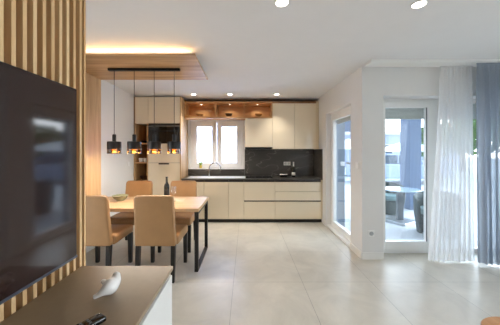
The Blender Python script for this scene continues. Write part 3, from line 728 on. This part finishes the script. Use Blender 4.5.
# ------------------------------------------------------------------ curtains
tag(obj('curtain_track', B(XR+.0, XE-.01, 3.085, 3.285, CZ-.032, CZ-.001, .003), 'white'), 'white curtain track along the ceiling above the terrace glazing', 'curtain track')
def curtain(name, m, label, x0t, x1t, x0b, x1b, y, nf, amp, z0=.012, hem=None):
    b = bmesh.new(); nx, nz = nf*10, 30; rows = []; rnd = random.Random(name)
    ph = [rnd.uniform(-.6, .6) for _ in range(nf+2)]; am = [rnd.uniform(.6, 1.3) for _ in range(nf+2)]
    top = CZ-.045
    for j in range(nz+1):
        v = j/nz; z = top+(z0-top)*v; row = []
        for i in range(nx+1):
            u = i/nx; k = int(u*nf); f = u*nf-k
            A = am[k]*(1-f)+am[k+1]*f; Q = ph[k]*(1-f)+ph[k+1]*f
            xa = x0t+(x1t-x0t)*u; xb = x0b+(x1b-x0b)*u; s = v**1.3
            w = math.sin(2*PI*u*nf+Q*(.4+v))
            pinch = min(1, .35+v*8) if v < .1 else 1
            row.append(b.verts.new((xa*(1-s)+xb*s+.010*math.cos(4*PI*u*nf)*v, y+amp*A*w*pinch*(.75+.35*v), z+.006*math.sin(u*nf*2)*(v > .99))))
        rows.append(row)
    for j in range(nz):
        for i in range(nx): b.faces.new((rows[j][i], rows[j][i+1], rows[j+1][i+1], rows[j+1][i]))
    o = tag(obj(name, b, m, None, True), label, 'curtain')
    h = bmesh.new()
    tube(h, [rows_co for rows_co in [(x0t+(x1t-x0t)*i/20, y, top+.004) for i in range(21)]], .008, 8)
    obj('heading_tape', h, m, o)
    return o
curtain('sheer_curtain', 'sheer', 'white sheer curtain gathered beside the terrace door', 2.52, 2.93, 2.37, 2.96, 3.24, 9, .025, .02)
curtain('grey_curtain', 'greyc', 'blue-grey curtain at the picture edge, overlapping the sheer one', 2.89, 3.75, 2.93, 3.75, 3.13, 11, .034, .03)

# ------------------------------------------------------------------ switches, sockets, downlights
t = thing('wall_socket', 'white socket low on the white wall pier', 'socket', (1.667, YT-.0005, .345))
obj('plate', B(-.042, .042, -.009, 0, -.042, .042, .004), 'white', t)
obj('socket_insert', lathe(bmesh.new(), [(0, .001), (.021, .001), (.023, .005), (.028, .005), (.028, 0)], 24, mtx=Matrix.Translation((0, -.0092, 0)) @ Matrix.Rotation(PI/2, 4, 'X')), 'socket_grey', t, True)
t = thing('light_switch', 'white switch on the door wall near the pier corner', 'switch', (XR-.0005, 3.47, 1.245))
obj('plate', B(-.009, 0, -.042, .042, -.045, .045, .003), 'white', t); obj('rocker', B(-.013, -.0095, -.03, .03, -.033, .033, .002), 'white', t)
t = thing('light_switch', 'white switch on the dining side wall by the open shelves', 'switch', (XL+.0005, 4.83, 1.2))
obj('plate', B(0, .009, -.042, .042, -.045, .045, .003), 'white', t); obj('rocker', B(.0095, .013, -.03, .03, -.033, .033, .002), 'white', t)

def downlight(x, y, label, power=DOWNLIGHT_W):
    t = thing('downlight', label, 'downlight', (x, y, CZ), group='round ceiling downlights')
    b = bmesh.new(); lathe(b, [(.046, -.0005), (.058, -.0005), (.057, -.006), (.048, -.008), (.046, -.0005)], 32); obj('trim_ring', b, 'white', t, True)
    b = bmesh.new(); lathe(b, [(0, -.004), (.0455, -.004), (.0455, -.002), (0, -.002)], 32); obj('lens', b, 'lens', t, True)
    d = bpy.data.lights.new('downlight_beam', 'SPOT'); d.energy = power; d.color = (1, .94, .86); d.spot_size = math.radians(95); d.spot_blend = 1; d.shadow_soft_size = .05
    o = bpy.data.objects.new('downlight_beam', d); COL.objects.link(o); o.parent = t; o.location = (0, 0, -.02)
downlight(-1.04, 4.96, 'round ceiling downlight before the kitchen, nearest the oven cabinet')
downlight(-.32, 4.96, 'round ceiling downlight before the kitchen, middle of the row of three', 50)
downlight(.61, 4.96, 'round ceiling downlight before the kitchen, nearest the door wall', 42)
downlight(.275, 1.915, 'large round ceiling downlight at the top edge, over the middle of the room', 8)
downlight(1.34, 1.935, 'large round ceiling downlight at the top edge, on the curtain side', 8)

# ------------------------------------------------------------------ terrace and what lies beyond
struct('terrace_floor', B(XR+.1, 9.5, YT+.2, 9.3, -.14, -.02), 'slab', label='pale tiled terrace floor outside the glass door', cat='terrace')
struct('terrace_ground', B(-30, 60, 9.3, 70, -.3, -.05), 'paving', label='pale paved ground beyond the terrace', cat='ground')
struct('terrace_roof', B(3.0, 5.2, YT+.3, 6.85, 2.75, 2.95), 'ceiling', label='balcony slab over the terrace', cat='roof')
t = struct('terrace_column', B(4.09, 4.39, 6.25, 6.64, -.02, 2.75, .01), 'column', label='square blue-grey column standing on the terrace', cat='column')
bm = bmesh.new(); box(bm, 1.849, 1.897, 4.80, 5.9, -.02, 2.75); box(bm, 1.7185, 1.8485, 4.80, 4.8245, .0, DZ-.002)
t = struct('terrace_pilaster', bm, 'pilaster', label='blue-grey wall end seen through the door beside the kitchen', cat='column')
t = thing('outdoor_switch', 'white switch plate on the blue-grey wall outside', 'switch', (1.852, 4.7995, 1.205))
obj('plate', B(-.04, .04, -.01, 0, -.04, .04, .003), 'white', t); obj('rocker', B(-.025, .025, -.014, -.0105, -.028, .028, .002), 'white', t)

t = thing('terrace_table', 'round pale table on a grey pedestal on the terrace', 'table', (3.20, 5.20, -.02), 0)
obj('tabletop', lathe(bmesh.new(), [(0, .66), (.355, .66), (.365, .667), (.365, .68), (.36, .685), (0, .685)], 48), 'tabletop', t, True)
obj('pedestal', B(-.06, .06, -.035, .035, .045, .659, .008), 'stone_grey', t)
o = obj('base_plate', B(-.24, .24, -.24, .24, 0, .044, .006), 'steel', t); o.rotation_euler = (0, 0, .5)
def tub_chair(loc, rz, label):
    t = thing('terrace_armchair', label, 'chair', loc, rz, group='tub chairs on the terrace')
    b = bmesh.new(); n = 28
    def ring(a):
        e = abs(a-PI/2)/(PI*.78); top = .72-.14*min(1, e)**2
        return [(r*math.cos(-a), r*math.sin(-a), z) for r, z in ((.30, 0.0), (.345, .35), (.355, top-.02), (.345, top), (.315, top), (.30, top-.02), (.285, .35), (.25, 0.0))]
    rings = []
    for i in range(n+1):
        a = PI/2-PI*.76+2*PI*.76*i/n; rings.append([b.verts.new(p) for p in ring(a)])
    for p, q in zip(rings, rings[1:]):
        for k in range(8): b.faces.new((p[k], p[(k+1) % 8], q[(k+1) % 8], q[k]))
    b.faces.new(rings[0]); b.faces.new(rings[-1][::-1]); bmesh.ops.recalc_face_normals(b, faces=b.faces[:])
    obj('shell', b, 'rattan', t, True)
    obj('seat_base', lathe(bmesh.new(), [(0, .02), (.24, .02), (.275, .34), (0, .34)], 36), 'rattan', t, True)
    obj('seat_cushion', lathe(bmesh.new(), [(0, .341), (.26, .341), (.275, .36), (.275, .42), (.255, .445), (0, .455)], 36), 'cushion', t, True)
    return t
tub_chair((3.36, 5.92, -.02), PI, 'dark rattan tub chair on the far side of the terrace table')
tub_chair((3.40, 4.45, -.02), 2.3, 'dark rattan tub chair near the glass, right of the terrace table')

def parasol(loc, r, top, label):
    t = thing('parasol', label, 'parasol', loc, group='white parasols beyond the terrace')
    b = bmesh.new(); n = 8; c = b.verts.new((0, 0, top)); c2 = b.verts.new((0, 0, top-.04)); o_, i_ = [], []
    for k in range(n):
        a = 2*PI*k/n; o_.append(b.verts.new((r*math.cos(a), r*math.sin(a), top-.62))); i_.append(b.verts.new((r*.99*math.cos(a), r*.99*math.sin(a), top-.66)))
    for k in range(n):
        j = (k+1) % n; b.faces.new((c, o_[k], o_[j])); b.faces.new((c2, i_[j], i_[k])); b.faces.new((o_[k], i_[k], i_[j], o_[j]))
    obj('canopy', b, 'canvas', t); obj('pole', tube(bmesh.new(), [(0, 0, 0), (0, 0, top-.03)], .03, 12), 'steel', t, True)
    obj('base', lathe(bmesh.new(), [(0, 0), (.3, 0), (.3, .06), (.05, .09), (0, .09)], 24), 'stone_grey', t, True)
    for k in range(n):
        a = 2*PI*k/n; obj('rib', tube(bmesh.new(), [(0, 0, top-.05), (r*.97*math.cos(a), r*.97*math.sin(a), top-.665)], .008, 6), 'steel', t, True)
parasol((9.6, 15.0, -.05), 2.0, 2.15, 'white parasol showing left of the terrace column')
parasol((6.3, 15.4, -.05), 1.3, 2.3, 'white parasol seen through the door beside the kitchen')

t = thing('parked_car', 'blue-grey parked car behind the terrace table', 'car', (7.2, 12.0, -.05))
b = bmesh.new(); prism(b, [(-2.1, .28), (2.1, .28), (2.12, .62), (1.95, .86), (1.1, .92), (-1.2, .95), (-2.05, .90), (-2.12, .6)], -.82, .82, .05); obj('body', b, 'car', t, True)
b = bmesh.new(); prism(b, [(-1.55, .93), (1.0, .90), (.35, 1.40), (-.9, 1.42)], -.70, .70, .06); obj('cabin', b, 'car', t, True)
for s in (-1, 1):
    b = bmesh.new(); prism(b, [(-1.3, .97), (-.35, .96), (-.35, 1.33), (-.85, 1.34)], s*.701, s*.708); obj('side_window', b, 'car_glass', t)
    b = bmesh.new(); prism(b, [(-.28, .96), (.72, .95), (.27, 1.32), (-.28, 1.33)], s*.701, s*.708); obj('side_window', b, 'car_glass', t)
for x in (-1.3, 1.3):
    for s in (-1, 1):
        w = obj('wheel', lathe(bmesh.new(), [(0, -.10), (.20, -.10), (.30, -.09), (.32, 0), (.30, .09), (.20, .10), (0, .10)], 28, mtx=Matrix.Translation((x, s*.76, .32)) @ Matrix.Rotation(PI/2, 4, 'X')), 'rubber', t, True)
        obj('hub_cap', lathe(bmesh.new(), [(0, -.108), (.18, -.108), (.18, .108), (0, .108)], 20, mtx=Matrix.Translation((x, s*.76, .32)) @ Matrix.Rotation(PI/2, 4, 'X')), 'steel', w, True)

def house(x0, x1, y0, y1, z1, m, label, rows):
    t = thing('house', label, 'building', ((x0+x1)/2, (y0+y1)/2, -.05))
    obj('walls', B(x0, x1, y0, y1, -.05, z1), m, t, absolute=True)
    obj('roof', B(x0-.3, x1+.3, y0-.3, y1+.3, z1, z1+.25), 'facade_white', t, absolute=True)
    for z in rows:
        x = x0+.9
        while x < x1-1.5:
            w = obj('window', B(x, x+1.1, y0-.06, y0-.001, z, z+1.25), 'frame', t, absolute=True); obj('pane', B(x+.08, x+1.02, y0-.068, y0-.0605, z+.08, z+1.17), 'car_glass', w, absolute=True); x += 2.6
house(9.5, 21.0, 24.0, 30.0, 3.1, 'facade', 'low lavender house behind the parasol', (.9,))
house(14.6, 17.2, 31.5, 38.0, 6.2, 'column', 'taller blue-grey house block behind the low one', (4.3,))

def tree(loc, h, r, label):
    t = thing('tree', label, 'tree', loc, group='trees beyond the terrace'); rnd = random.Random(label)
    obj('trunk', tube(bmesh.new(), [(0, 0, 0), (.05, 0, h*.35), (0, .05, h*.8)], [.14, .11, .04], 10), 'bark', t, True)
    b = bmesh.new()
    for i in range(1300):
        d = Vector((rnd.gauss(0, 1), rnd.gauss(0, 1), rnd.gauss(0, 1))).normalized()*(rnd.random()**.4)
        p = Vector((d.x*r, d.y*r, h*.65+d.z*h*.38)); n = Vector((rnd.gauss(0, 1), rnd.gauss(0, 1), rnd.gauss(0, 1))).normalized()
        u = n.orthogonal().normalized(); w = n.cross(u); s = rnd.uniform(.07, .13)
        b.faces.new([b.verts.new(p+u*s*1.6), b.verts.new(p+w*s), b.verts.new(p-u*s*1.6), b.verts.new(p-w*s)])
    obj('crown', b, 'leaf_far', t)
tree((13.2, 18.2, -.05), 3.4, 1.3, 'leafy green tree right of the terrace column')
tree((16.7, 19.2, -.05), 4.6, 1.5, 'farther leafy green tree glimpsed through the sheer curtain')  # made taller to cover the bright sky behind the sheer
tree((13.6, 14.2, -.05), 4.4, 1.5, 'tall bushy tree glimpsed behind the sheer and grey curtains')  # extra tree, added to dim the sky patch behind the curtains
